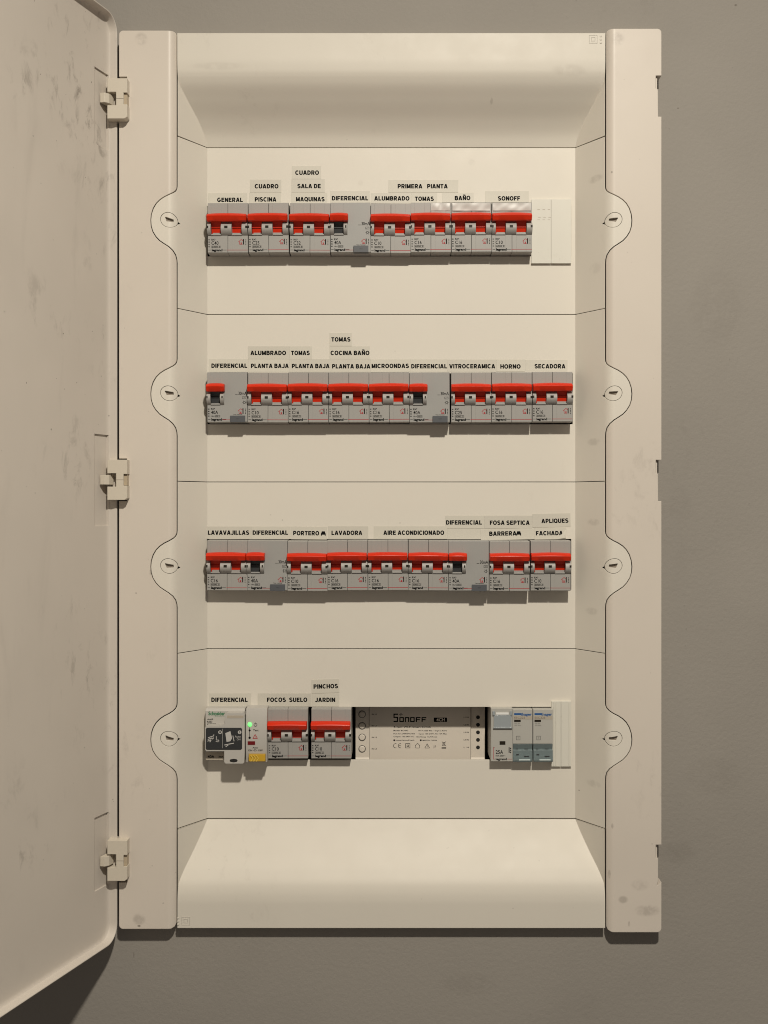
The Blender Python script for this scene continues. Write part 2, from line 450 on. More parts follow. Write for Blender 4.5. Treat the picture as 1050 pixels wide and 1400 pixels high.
# faceplates
WIN = [(283.5, 781), (283.5, 783), (283, 781), (283.5, 776)]      # window of each row, photo x at the plate
WINY = [(281.5, 350.5), (510.5, 580), (737, 806.5), (966.5, 1039)]
SEAM = [202, 430, 659, 887, 1119]
plates = []
for r in range(4):
    z1 = P(0, SEAM[r]).z - .00028; z0 = P(0, SEAM[r + 1]).z + .00028
    ed = shift([(XE, z1)] + wave(ROWC[r]) + [(XE, z0)], -GAP)
    ed[0] = (ed[0][0], z1); ed[-1] = (ed[-1][0], z0)
    loop = [(a, b) for a, b in ed] + [(-a, b) for a, b in ed[::-1]]
    a, b = WIN[r]; c0, c1 = WINY[r]
    p0, p1 = P(a, c0), P(b, c1)
    holes = [[(p0.x, p0.z), (p1.x, p0.z), (p1.x, p1.z), (p0.x, p1.z)]]
    scr = []
    for sd in (-1, 1):
        cx, cz = sd * (CX - 230.8) * SC, (CY - ROWC[r] - (-.6)) * SC
        rad = .0070; hole = []; n = 36
        tilt = math.radians(-28 if sd < 0 else 28 + 180)
        for i in range(n):
            t = 2 * math.pi * i / n
            ex = rad * 1.02 * math.cos(t); ez = rad * .90 * math.sin(t)
            th = math.radians(-22) * (1 if sd < 0 else -1)
            X = ex * math.cos(th) - ez * math.sin(th); Z = ex * math.sin(th) + ez * math.cos(th)
            hole.append((cx + X, cz + Z))
        # pointer notch towards the middle
        tip = max(range(n), key=lambda i: (hole[i][0] - cx) * (-sd) - abs(hole[i][1] - cz + .0022))
        hole[tip] = (hole[tip][0] - sd * .0016, hole[tip][1])
        holes.append(hole); scr.append((sd, cx, cz, hole, tip))
    pl = sheet('faceplate', loop, holes, yprof, .0025, M['plate'], board, CUTS)
    plates.append(pl)
    for sd, cx, cz, hole, tip in scr:        # quarter-turn screws in the ears
        h2 = [(cx + (a - cx) * .955, cz + (b - cz) * .955) for i, (a, b) in enumerate(hole) if i != tip]
        q = .0001; j = random.uniform(-.22, .22) + (0 if r != 3 else -sd * .0)
        sl = [(-.0032, .0021), (-.0026, .0023), (.0038, .0009), (.0039, -.0011), (.0030, -.0013), (-.0018, -.0014)]
        if sd > 0: sl = [(-a, b) for a, b in sl]
        sl = [(cx + a * math.cos(j) - b * math.sin(j), cz + a * math.sin(j) + b * math.cos(j)) for a, b in sl]
        scw = sheet('screw', h2, [sl], lambda x, z: yprof(x) + .00025, .0022, M['plate'], pl, CUTS)
        bk = MB(); bk.flat(0, sl, .0002)
        for v in bk.v: v.y = yprof(v.x) + .0021 + (v.y)
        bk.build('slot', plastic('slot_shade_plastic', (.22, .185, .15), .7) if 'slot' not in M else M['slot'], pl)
        # dark ledge behind the ear ring so that no light leaks through
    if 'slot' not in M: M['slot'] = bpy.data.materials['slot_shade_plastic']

# hoods
def pchip(pts):
    xs = [p[0] for p in pts]; ys = [p[1] for p in pts]; n = len(xs)
    d = [(ys[i + 1] - ys[i]) / (xs[i + 1] - xs[i]) for i in range(n - 1)]
    m = [d[0]] + [0 if d[i - 1] * d[i] <= 0 else 2 * d[i - 1] * d[i] / (d[i - 1] + d[i]) for i in range(1, n - 1)] + [d[-1]]
    def f(x):
        i = max(0, min(n - 2, next((j for j in range(n - 1) if x <= xs[j + 1]), n - 2)))
        h = xs[i + 1] - xs[i]; t = (x - xs[i]) / h
        return (2*t**3-3*t**2+1)*ys[i] + (t**3-2*t**2+t)*h*m[i] + (-2*t**3+3*t**2)*ys[i+1] + (t**3-t**2)*h*m[i+1]
    return f
def hood(name, prof, zin, zout):
    f = pchip(sorted(prof))
    n = 56; m = MB(); XH = XE - .0006
    lv = [zin + (zout - zin) * i / n for i in range(n + 1)]
    rows = []
    for z in lv:
        y = min(f(z), -0.00001) if z != zin else 0
        y = f(z)
        ye = yprof(XH) ; yo = min(y, -.0312)  # outer edge of the cheek
        # crease where the cheek slope meets the hood
        a = XI + (-y) / FD * XS
        a = min(a, XH - .0004)
        rows.append([(-XH, min(-.0308, y), z), (-a, y, z), (a, y, z), (XH, min(-.0308, y), z)])
    vs = [p for r_ in rows for p in r_]; fs = []
    for i in range(n):
        for k in range(3):
            fs.append((i * 4 + k, i * 4 + k + 1, i * 4 + k + 5, i * 4 + k + 4))
    m.add(vs, fs)
    # outer return to the wall and side returns
    e = rows[-1]; m.add([e[0], e[1], e[2], e[3], (XH, -.0195, zout), (-XH, -.0195, zout)], [(0, 1, 2, 3, 4, 5)])
    for k in (0, 3):
        col_ = [r_[k] for r_ in rows]; back = [(p[0], p[1] + .003 if abs(p[2] - zout) > .03 else -.0195, p[2]) for p in col_]
        q = len(col_); m.add(col_ + back, [(i, i + 1, q + i + 1, q + i) for i in range(q - 1)])
    i0 = rows[0]
    m.add(list(i0) + [(p[0], p[1] + .003, p[2]) for p in i0], [(k, k + 1, k + 5, k + 4) for k in range(3)])
    o = m.build(name, M['hood'], board, sharp=24)
    return o
zt = (CY - 45) * (D - .033) / F; zb = (CY - 1269.5) * (D - .033) / F
th = hood('top_hood', [(zt, -.0330), (.378, -.0330), (.368, -.0322), (.360, -.0293), (.348, -.0208), (.3333, -.0092), (.3226, -.0030), (.31335, 0)], .31335, zt)
bh = hood('bottom_hood', [(zb, -.0320), (-.337, -.0320), (-.331, -.0316), (-.3226, -.0298), (-.3124, -.0246), (-.2997, -.0158), (-.2851, -.0062), (-.27435, 0)], -.27435, zb)
def class_mark(px, py, y, sgn, parent):
    m = MB(); c = P(px, py, y); a = .0036
    m.frame(y, c.x - a, c.x + a, c.z - a, c.z + a, .0005, .00012)
    m.frame(y, c.x - a * .5, c.x + a * .5, c.z - a * .5, c.z + a * .5, .0005, .00012)
    for k in range(3): m.rect(y, c.x - sgn * (a + .0028) - .0009, c.x - sgn * (a + .0028) + .0009, c.z - a + .0027 * k, c.z - a + .0027 * k + .0012, .0003)
    m.build('insulation_mark', M['hood'], parent)
class_mark(811, 53.5, -.0330, -1, th); class_mark(254, 1259, -.0320, 1, bh)

# ------------------------------------------------------------------ door
ANG = math.atan(520 / F)
EU = Vector((-math.sin(ANG), -math.cos(ANG), 0)); EN = Vector((math.cos(ANG), -math.sin(ANG), 0))
RIM = .0078
H0 = P(161.3, 691, -.034); H0.z = 0
H0 = H0 - EN * RIM
DW, DT, DB = .47, .4125, -.3672
def dp(u, v, w): return H0 + EU * u + EN * w + Vector((0, 0, v))
def rr(off, n=10, R=.015):
    r = max(R - off, .002); u0, u1, v0, v1 = off, DW - off, DB + off, DT - off
    out = []
    for cu, cv, a0 in ((u1 - r, v1 - r, 0), (u0 + r, v1 - r, 90), (u0 + r, v0 + r, 180), (u1 - r, v0 + r, 270)):
        for i in range(n + 1):
            a = math.radians(a0 + 90 * i / n); out.append((cu + r * math.cos(a), cv + r * math.sin(a)))
    return out
secs = []
for off, wv in ((.002, -.0045), (0, -.0025), (0, RIM - .0016), (.0003, RIM - .0004), (.0010, RIM), (.0016, RIM - .0003), (.0020, RIM - .0012),
                (.0022, .0026), (.0028, .0012), (.0040, .0004), (.0056, .0001), (.0070, 0)):
    secs.append([dp(u, v, wv) for u, v in rr(off)])
dm = MB(); dm.loft(secs, cap=True)
door = dm.build('door', M['door'], board)
# recesses round the hinges are cut into the door
cut = MB()
RECZ = [(96, 200), (594, 719), (1115, 1215)]
for y0, y1 in RECZ:
    z1, z0 = (CY - y0) * (D - .045) / F, (CY - y1) * (D - .045) / F
    pr = [(.0032, z0), (.0225, z0), (.0225, z1), (.0032, z1)]
    cut.loft([[dp(u, v, wv) for u, v in pr] for wv in (-.0013, .02)])
cu_o = cut.build('cutter', M['door'])
cu_o.location = -ORG[board.name] * 0
bpy.context.view_layer.update()
md = door.modifiers.new('cut', 'BOOLEAN'); md.operation = 'DIFFERENCE'; md.object = cu_o; md.solver = 'EXACT'
dg = bpy.context.evaluated_depsgraph_get()
nm = bpy.data.meshes.new_from_object(door.evaluated_get(dg))
door.modifiers.clear(); door.data = nm
bpy.data.objects.remove(cu_o)
nm.polygons.foreach_set('use_smooth', [True] * len(nm.polygons)); nm.set_sharp_from_angle(angle=math.radians(32))

# hinges
for py in HY:
    c = P(160.2, py, -.0435); s = .611e-3
    hp = [(-13.4, 27.5), (13.6, 27.5), (13.6, 8), (8.6, 8), (8.6, -8), (13.6, -8), (13.6, -25), (10, -27.5), (-13.4, -27.5), (-13.4, -9.3), (-1.4, -9.3), (-1.4, 9), (-13.4, 9)]
    h = MB(); h.prism_y(-.0435, -.030, [(c.x + a * s, c.z + b * s) for a, b in hp])
    hg = h.build('hinge', M['hinge'], board)
    q = MB(); q.box(c.x + 8.7 * s, c.x + 12.6 * s, -.0415, -.0325, c.z - 7.6 * s, c.z + 7.6 * s); q.build('pin', M['pin'], hg)
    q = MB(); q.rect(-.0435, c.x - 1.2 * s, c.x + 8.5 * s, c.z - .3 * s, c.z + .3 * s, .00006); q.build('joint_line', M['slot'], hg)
    t = MB()
    t.loft([[dp(u, c.z + b * s, w_) for u, w_ in ((.0035, .0), (.0145, .0), (.0140, .0040), (.0105, .0062), (.0040, .0062))] for b in (-6.5, 6.5)])
    t.build('hinge_clip', M['hinge'], door)
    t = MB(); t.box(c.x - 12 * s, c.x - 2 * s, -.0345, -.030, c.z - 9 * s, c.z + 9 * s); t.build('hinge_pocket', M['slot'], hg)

# ------------------------------------------------------------------ breakers
mm = .001
PF = -.013                     # breaker front
HB = 43.4                      # front height in mm, v measured down from the top
def V(v): return (HB / 2 - v) * mm
WB = 34.5
def body_mesh(split):
    m = MB()
    ch = 1.0
    xs_ = [(0, WB / 2 - .16), (WB / 2 + .16, WB)] if split else [(0, WB)]
    top = [(.03, V(-1.0)), (-.0118, V(0.15)), (PF, V(.55)), (PF, V(9.6))]
    low = [(PF, V(28.0)), (PF, V(HB - .35)), (PF + .0008, V(HB)), (.03, V(HB + .4))]
    pit = [(PF, V(15.0)), (PF + .0075, V(15.2)), (PF + .0075, V(27.3)), (PF, V(27.5))]     # the slot each toggle swings in
    slots = [(2.9, 11.6), (20.9, 29.6)] if split else [(3.0, 11.4)]
    for a, b in xs_:
        e = [a] + [q for sl_ in slots for q in sl_ if a < q < b] + [b]
        for u0, u1 in zip(e, e[1:]):
            inside = any(p <= (u0 + u1) / 2 <= q for p, q in slots)
            m.prism_x(u0 * mm, u1 * mm, top + (pit if inside else []) + low)
    if split: m.box(4 * mm, (WB - 4) * mm, -.011, .029, V(HB - .8), V(.8))
    lips = [(2.9, 11.6), (20.9, 29.6)] if split else [(3.0, 11.4)]
    for a, b in lips:
        m.prism_y(PF - .0009, PF + .0005, [(a * mm, V(28.4)), (b * mm, V(28.4)), ((b - .5) * mm, V(27.2)), ((a + .5) * mm, V(27.2))])
    return m
def collar_mesh(a, b):
    m = MB(); pr = []
    n = 10
    for i in range(n + 1):
        t = i / n; v = 18.2 + 10.2 * t
        y = PF - .0003 - .0040 * math.sin(math.pi * (0.08 + .92 * t)) ** .8 if t < 1 else PF - .0002
        pr.append((y, V(v)))
    pr += [(PF + .002, V(28.4)), (PF + .002, V(18.2))]
    m.prism_x(a * mm, b * mm, pr); return m
def toggle_mesh(a, b):
    m = MB()
    pr = [(PF + .0065, V(15.4)), (PF - .0024, V(15.6)), (PF - .0018, V(17)), (PF + .0010, V(21.2)), (PF + .0003, V(21.4)), (PF + .0003, V(22.0)), (PF + .0012, V(22.3)),
          (PF + .0018, V(25)), (PF + .0025, V(27.25)), (PF + .0065, V(27.2))]
    m.prism_x(a * mm, b * mm, pr); return m
def handle_mesh(a, b):
    m = MB(); secs = []; n = 14
    for i in range(n + 1):
        t = i / n; u = a + (b - a) * t
        e = abs(2 * t - 1)
        drop = .75 * e ** 2.2; ins = .0
        if i in (0, n): sc = .80
        elif i in (1, n - 1): sc = .96
        else: sc = 1
        uu = u if i not in (1, n - 1) else (a + .45 if i == 1 else b - .45)
        pts = [(0.5, 10.6), (-3.8, 10.0 + drop), (-6.0, 10.9 + drop), (-7.6, 12.6 + drop * .8), (-7.8, 13.1 + drop * .5), (-6.0, 17.0), (-5.4, 17.5 - .2 * e), (-2.6, 17.6), (.5, 16.8)]
        cy_, cv_ = -3, 13.8
        q = []
        for y, v in pts:
            y2 = cy_ + (y - cy_) * sc; v2 = cv_ + (v - cv_) * sc
            if y > 0: y2 = y
            q.append((uu * mm, PF + y2 * mm, V(v2)))
        secs.append(q)
    m.loft(secs); return m
def house(m_red, m_blk, y, u0, v0, s=1.0):
    """small red house outline with a black chimney wall"""
    def q(a, b): return ((u0 + a * s) * mm, V(v0 + b * s))
    for p in (((0, 2.6), (2.5, .4)), ((2.5, .4), (4.0, 1.7)), ((1.0, 2.2), (1.0, 4.6)), ((1.0, 4.6), (3.6, 4.6))): m_red.line(y, q(*p[0]), q(*p[1]), .42 * mm * s)
    m_red.rect(y, *(q(2.0, 0)[0], q(3.0, 0)[0]), q(0, 4.6)[1], q(0, 3.0)[1])
    m_blk.rect(y, q(4.0, 0)[0], q(4.8, 0)[0], q(0, 4.8)[1], q(0, .1)[1])

def print_black(rating, rcd):
    m = MB(); y = PF - .00005
    m.text(y, 'RX³', 3.1 * mm, 6.5 * mm, V(32.0), 1.35 * mm, .03)
    m.text(y, rating, 3.1 * mm, (9.2 if len(rating) > 2 else 8) * mm, V(34.9), 2.8 * mm, .012)
    m.frame(y, (3.1 if not rcd else 6.4) * mm, 10.9 * mm, V(39.1), V(37.3), .16 * mm)
    m.text(y, '6000 3', (3.6 if not rcd else 6.8) * mm, 10.4 * mm, V(38.2), 1.1 * mm, .02)
    if rcd: m.text(y, '10kA', 3.0 * mm, 6.1 * mm, V(38.2), 1.2 * mm, .01)
    m.text(y, 'legrand', 3.4 * mm, 12.6 * mm, V(41.0), 1.9 * mm, .05)
    m.rect(y, .5 * mm, 2.6 * mm, V(41.1), V(40.8)); m.rect(y, 12.8 * mm, 16.2 * mm, V(41.1), V(40.8))
    for k in range(4):
        m.rect(y, .6 * mm, 1.2 * mm, V(31.6 + 2.0 * k + .9), V(31.6 + 2.0 * k)); m.rect(y, 1.45 * mm, 1.75 * mm, V(31.9 + 2.0 * k + .7), V(31.6 + 2.0 * k))
        m.rect(y, 32.5 * mm, 33.0 * mm, V(31.8 + 1.3 * k + .8), V(31.8 + 1.3 * k))
    if rcd:
        m.text(y, '30mA', 26.8 * mm, 33.9 * mm, V(18.6), 2.7 * mm, .012)
        m.rect(y, 24.0 * mm, 26.2 * mm, V(19.9), V(19.6))
        m.frame(y, 30.1 * mm, 33.4 * mm, V(23.4), V(21.4), .2 * mm)
        m.line(y, (30.6 * mm, V(22.8)), (32.8 * mm, V(22.1)), .18 * mm)
        m.ring(y, 31.9 * mm, V(26.4), .75 * mm, 1.05 * mm)
        for k in range(6):
            a = math.pi / 3 * k; m.line(y, (31.9 * mm + 1.0 * mm * math.cos(a), V(26.4) + 1.0 * mm * math.sin(a)), (31.9 * mm + 1.7 * mm * math.cos(a), V(26.4) + 1.7 * mm * math.sin(a)), .3 * mm)
        m.text(y, 'Test mensual', 22.3 * mm, 30 * mm, V(36.9), .75 * mm, .02)
    else:
        m.rect(y, 17.4 * mm, 20.6 * mm, V(28.75), V(28.55)); m.rect(y, .2 * mm, 4.4 * mm, V(28.75), V(28.55))
    house(MB(), m, y, 26.3, 31.4)
    return m
def print_red(rcd):
    m = MB(); y = PF - .00005
    house(m, MB(), y, 26.3, 31.4)
    if rcd: m.rect(y, 12.8 * mm, 19.6 * mm, V(41.5), V(41.15))
    else: m.rect(y, 16.6 * mm, 34.3 * mm, V(41.15), V(40.75))
    return m

def make_breaker(rcd):
    t = thing('residual_current_breaker' if rcd else 'circuit_breaker', (0, 0, 0), 'breaker', 'breaker')
    body_mesh(not rcd).build('body', M['greyblue' if rcd else 'grey'], t)
    cols = [(-.2, 3.0), (11.4, 14.6)] if rcd else [(-.1, 2.9), (11.7, 20.8), (29.6, 34.5)]
    for a, b in cols: collar_mesh(a, b).build('collar', M['collar'], t)
    wins = [(.1, .9), (12.9, 13.9)] if rcd else [(.0, 1.0), (14.9, 17.6), (32.9, 34.5)]
    for a, b in wins:
        m = MB(); m.box(a * mm, b * mm, PF - .0048, PF - .001, V(22.9), V(21.1))
        m.build('indicator_window', M['window'], t)
    if rcd:
        toggle_mesh(3.1, 11.3).build('toggle', M['charcoal'], t)
        handle_mesh(-.4, 15.4).build('handle', M['red'], t)
        m = MB(); m.box(19.8 * mm, 32.6 * mm, PF - .0016, PF + .004, V(HB + .15), V(37.9)); m.build('test_button', M['button'], t)
        m = MB(); m.text(PF - .00165, 'TEST', 24.8 * mm, 27.8 * mm, V(40.6), .9 * mm, 0); m.build('button_lettering', M['charcoal'], t)
    else:
        toggle_mesh(3.0, 11.6).build('toggle', M['red'], t); toggle_mesh(20.9, 29.5).build('toggle', M['red'], t)
        handle_mesh(-.3, 33.9).build('handle', M['red'], t)
    print_red(rcd).build('red_print', M['redink'], t)
    return t
PROTO = {}; INK = {}
USED = {}
def place_breaker(rating, px, py, Y, label):
    rcd = rating == '40A'
    if rcd not in PROTO: PROTO[rcd] = make_breaker(rcd); src = PROTO[rcd]; root = src
    else:
        src = PROTO[rcd]; root = src.copy(); COL.objects.link(root)
        for ch in src.children:
            if ch.name.startswith('printed_text'): continue
            c = ch.copy(); COL.objects.link(c); c.parent = root
    k = rating
    if k not in INK:
        o = print_black(rating, rcd).build('printed_text', M['ink'], None); me = o.data; INK[k] = me
        bpy.data.objects.remove(o)
    o = bpy.data.objects.new('printed_text', INK[k]); COL.objects.link(o); o.parent = root
    p = P(px, py, PF)
    root.location = (p.x, Y + random.uniform(-.0006, .0005), p.z)
    root.rotation_euler = (0, math.radians(random.uniform(-.45, .45)), 0)
    tag(root, label, 'breaker', 'residual current breakers on the rails' if rcd else 'circuit breakers on the rails')
    return root

R1, R2, R3, R4 = 311, 543, 773.2, 1004.5
B = [
 ('C40', 284.3, R1 + .6, 'grey breaker marked C40 with red handle, under the GENERAL sticker'),
 ('C25', 340.0, R1 + .4, 'grey breaker marked C25 with red handle, under the PISCINA sticker'),
 ('C32', 396.6, R1 + .3, 'grey breaker marked C32 with red handle, under the MAQUINAS sticker'),
 ('40A', 451.9, R1 + .0, 'residual current breaker with short red handle in the top row, under DIFERENCIAL'),
 ('C10', 507.0, R1 + .6, 'grey breaker marked C10 under the top-row ALUMBRADO sticker'),
 ('C16', 561.8, R1 - .4, 'grey breaker marked C16 under the top-row TOMAS sticker'),
 ('C16', 617.3, R1 - .7, 'grey breaker marked C16 under the BAÑO sticker, shiny tape on its top'),
 ('C10', 672.7, R1 - .7, 'grey breaker marked C10 at right end of top row, beside white blank cover'),
 ('40A', 283.6, R2, 'residual current breaker with short red handle at left end of second row'),
 ('C10', 339.2, R2 + .3, 'grey breaker marked C10 in second row, below ALUMBRADO PLANTA BAJA stickers'),
 ('C16', 394.4, R2, 'grey breaker marked C16 below the TOMAS PLANTA BAJA stickers, second row'),
 ('C16', 449.6, R2, 'grey breaker marked C16 below the stacked TOMAS, COCINA BAÑO and PLANTA BAJA stickers'),
 ('C16', 504.8, R2, 'grey breaker marked C16 under the MICROONDAS sticker'),
 ('40A', 560.0, R2 + .3, 'residual current breaker with short red handle in second row, between MICROONDAS and VITROCERAMICA breakers'),
 ('C25', 617.0, R2 + .2, 'grey breaker marked C25 under the VITROCERAMICA sticker'),
 ('C16', 672.3, R2 - .2, 'grey breaker marked C16 under the HORNO sticker'),
 ('C16', 728.0, R2 - .6, 'grey breaker marked C16 under the SECADORA sticker'),
 ('C16', 283.2, R3 - .2, 'grey breaker marked C16 under the LAVAVAJILLAS sticker'),
 ('40A', 338.3, R3 - .2, 'residual current breaker with short red handle in third row, beside LAVAVAJILLAS breaker'),
 ('C10', 393.3, R3 + .6, 'grey breaker marked C10 under the PORTERO sticker with car symbol'),
 ('C16', 447.9, R3 - .2, 'grey breaker marked C16 under the LAVADORA sticker'),
 ('C16', 503.2, R3 - .2, 'grey breaker marked C16 under left half of the AIRE ACONDICIONADO sticker'),
 ('C16', 558.5, R3 - .2, 'grey breaker marked C16 under right half of the AIRE ACONDICIONADO sticker'),
 ('40A', 613.6, R3 + .2, 'residual current breaker with short red handle in third row, beside BARRERA breaker'),
 ('C16', 669.2, R3 + .6, 'grey breaker marked C16 under the BARRERA sticker'),
 ('C10', 725.6, R3 + .2, 'grey breaker marked C10 at right end of third row, under FACHADA'),
 ('C10', 365.8, R4 + .2, 'grey breaker marked C10 under the FOCOS SUELO sticker in bottom row'),
 ('C10', 425.3, R4, 'grey breaker marked C10 under the JARDIN sticker in bottom row'),
]
for i, (rt, px, py, lab) in enumerate(B):
    place_breaker(rt, px, py, 0.0 if i < 26 else 0.0042, lab)

# ------------------------------------------------------------------ blank covers
def blank(x0, x1, y0, y1, mid, lab, dashes):
    y = -.0024; a, b = P(x0, y1, y), P(x1, y0, y)
    t = thing('blanking_cover', (a.x, 0, a.z), lab, 'cover', 'blank covers closing unused rail space')
    xm = P(mid, 0, y).x
    m = MB()
    for p, q in ((a.x, xm - .00012), (xm + .00012, b.x)):
        n = 4
        m.prism_y(y, .001, [(p, a.z), (q, a.z), (q, b.z), (p, b.z)])
    m.box(a.x + .001, b.x - .001, y + .0009, .0008, a.z + .001, b.z - .001)
    m.build('cover', M['blank'], t)
    if dashes:
        d = MB()
        for r_, py in enumerate((286.5, 297, 300.5)):
            for k in range(3):
                c = P(736.5 + 7 * k + (r_ % 2) * 1.0, py, y); d.rect(y, c.x - .0011, c.x + .0011, c.z - .0002, c.z + .0002, .0001)
        d.build('embossed_dashes', M['tan'], t)
    else:
        d = MB()
        for px in (757, 760, 778):
            c = P(px, 0, y).x; d.box(c - .00025, c + .00025, y - .0003, y, a.z + .0006, b.z - .0006)
        d.build('rib', M['blank'], t)
    return t
blank(726.5, 781, 272.5, 360, 753.5, 'white double blank cover with fine dashes at right end of top row', True)
blank(754, 781, 959, 1048, 767, 'white narrow ribbed blank cover at right end of bottom row', False)

# ------------------------------------------------------------------ reclosing breaker, bottom left
def Z4(zx, zy, y): return P(270 + zx / 5.833, 920 + zy / 5.833, y)
org = Z4(62, 715, 0)
rc = thing('reclosing_breaker', (org.x, 0, org.z), 'white automatic reclosing breaker with dark pictogram panel, green lamp and yellow slider', 'breaker')
def bx(m, zx0, zx1, zy0, zy1, yf, yb):
    a, b = Z4(zx0, zy1, yf), Z4(zx1, zy0, yf); m.box(a.x, b.x, yf, yb, a.z, b.z); return m
def pz(zx, zy, y): p = Z4(zx, zy, y); return (p.x, p.z)
m = MB()
a, b = Z4(64, 700, -.012), Z4(378, 285, -.012)
m.prism_x(a.x, b.x, [(.03, a.z), (-.010, a.z), (-.012, a.z + .002), (-.012, b.z - .002), (-.010, b.z), (.03, b.z)])
m.build('base_body', M['white'], rc)
m = MB()                                    # raised cover: an L shape leaving the brand corner free
L = [(60, 437), (78, 420), (190, 420), (215, 405), (226, 330), (236, 320), (366, 320), (376, 335), (376, 640), (372, 715), (360, 724), (225, 724), (213, 712), (213, 625), (70, 625), (60, 612)]
m.prism_y(-.0200, -.008, [pz(x, y, -.0200) for x, y in L])
cov = m.build('cover', M['white'], rc)
m = MB(); bx(m, 236, 366, 340, 360, -.0202, -.0198); m.build('grip_slot', M['tan'], cov)
m = MB(); q = [(66, 447), (74, 438), (346, 438), (355, 447), (355, 603), (346, 612), (74, 612), (66, 603)]
m.prism_y(-.0204, -.0198, [pz(x, y, -.0204) for x, y in q]); pan = m.build('pictogram_panel', M['panelblack'], cov)
m = MB(); yk = -.02042
def ln(m, a, b, wz, y=yk): m.line(y, Vector(pz(*a, y)), Vector(pz(*b, y)), wz * .1074e-3)
for cx in (180, 336):
    c = pz(cx, 473, yk); m.disc(yk, c[0], c[1], .00155)
for k in range(3): ln(m, (80 + 2 * k, 535 - 14 * k + 10), (128, 500 - 10 * k + 22), 6)
ln(m, (98, 552), (132, 492), 7); ln(m, (150, 505), (150, 535), 5); ln(m, (146, 548), (170, 540), 4)
c = pz(163, 542, yk); m.ring(yk, c[0], c[1], .0008, .0011)
m.flat(yk, [pz(x, y, yk) for x, y in ((222, 480), (262, 464), (276, 520), (262, 545), (232, 550))])
ln(m, (215, 575), (290, 560), 7); ln(m, (225, 590), (250, 570), 6); ln(m, (282, 500), (292, 545), 6); ln(m, (200, 445), (200, 600), 2)
a0, b0 = pz(298, 507, yk), pz(344, 507, yk); m.text(yk, 'Auto', a0[0], b0[0], a0[1], .0018, 0)
a0, b0 = pz(314, 530, yk), pz(342, 530, yk); m.text(yk, 'ON', a0[0], b0[0], a0[1], .0016, 0)
m.build('pictogram', M['panelwhite'], pan)
m = MB()
for cx, tx in ((180, '1'), (336, '2')):
    a0, b0 = pz(cx - 5, 473, yk - .0001), pz(cx + 5, 473, yk - .0001); m.text(yk - .0001, tx, a0[0], b0[0], a0[1], .0016, .02)
m.build('pictogram_number', M['ink'], pan)
m = MB(); q = [pz(x, y, -.0202) for x, y in ((256, 700), (262, 690), (290, 685), (314, 690), (320, 700), (312, 709), (290, 713), (264, 709))]
m.prism_y(-.0202, -.0199, q); m.build('seal_hole', M['inside'], cov)
m = MB(); yb = -.01205
a0, b0 = pz(87, 323, yb), pz(220, 323, yb); m.text(yb, 'Schneider', a0[0], b0[0], a0[1], .0030, .03)
a0, b0 = pz(140, 343, yb), pz(215, 343, yb); m.text(yb, 'Electric', a0[0], b0[0], a0[1], .0009, .0)
m.build('brand_lettering', M['greenink'], rc)
m = MB()
for t_, x1, yy in (('Acti9', 124, 370), ('RED', 118, 390), ('A9CR1240', 146, 408)):
    a0, b0 = pz(77, yy, yb), pz(x1, yy, yb); m.text(yb, t_, a0[0], b0[0], a0[1], .00135, .02)
m.build('type_lettering', M['ink'], rc)
m = MB(); bx(m, 68, 209, 630, 694, -.0124, -.0119); lp = m.build('rating_plate', M['tan'], rc)
m = MB()
a0, b0 = pz(80, 668, -.01245), pz(135, 668, -.01245); m.text(-.01245, '40A', a0[0], b0[0], a0[1], .0024, .03)
a0, b0 = pz(168, 668, -.01245), pz(205, 668, -.01245); m.text(-.01245, '30mA', a0[0], b0[0], a0[1], .0016, .02)
m.build('rating_lettering', M['ink'], lp)
# right-hand motor unit with a convex front
zb_, zt_ = Z4(0, 716, -.017).z, Z4(0, 280, -.014).z
x0_, x1_ = Z4(386, 0, -.017).x, Z4(553, 0, -.017).x
pr = []
for i in range(13):
    t = i / 12; z = zb_ + (zt_ - zb_) * t
    pr.append((-.0125 - .0055 * math.sin(math.pi * min(1, .12 + .80 * (t))) ** .7, z))
def yfront(z):
    t = (z - zb_) / (zt_ - zb_); t = max(0, min(1, t))
    return -.0125 - .0055 * math.sin(math.pi * min(1, .12 + .80 * t)) ** .7
m = MB(); m.prism_x(x0_, x1_, pr + [(.03, zt_), (.03, zb_)]); mu = m.build('motor_unit', M['white'], rc)
def onmu(fn, name, mat, lift=.00006):
    m = MB(); fn(m)
    for v in m.v: v.y = yfront(v.z) - lift + v.y
    return m.build(name, mat, mu)
K = .1074e-3
def mu_black(m):
    y = 0
    a0, b0 = pz(444, 456, -.017), pz(488, 456, -.017); m.text(y, 'Test', a0[0], b0[0], a0[1], .0016, .02)
    a0, b0 = pz(440, 595, -.017), pz(482, 595, -.017); m.text(y, 'Auto', a0[0], b0[0], a0[1], .0013, .02)
    a0, b0 = pz(404, 617, -.017), pz(520, 617, -.017); m.text(y, 'ON -□- OFF', a0[0], b0[0], a0[1], .0014, .02)
    c = pz(463, 413, -.017); m.ring(y, c[0], c[1], .0011, .0015, n=16, a0=120, a1=420); m.rect(y, c[0] - .0002, c[0] + .0002, c[1] + .0004, c[1] + .0019)
    c, d = pz(417, 432, -.017), pz(417, 510, -.017); m.rect(y, c[0] - .0002, c[0] + .0002, d[1], c[1])
    c = pz(417, 457, -.017); m.flat(y, [(c[0] - .001, c[1]), (c[0], c[1] + .0012), (c[0] + .001, c[1]), (c[0], c[1] - .0012)])
    c = pz(417, 515, -.017); m.disc(y, c[0], c[1], .001)
onmu(mu_black, 'unit_lettering', M['ink'])
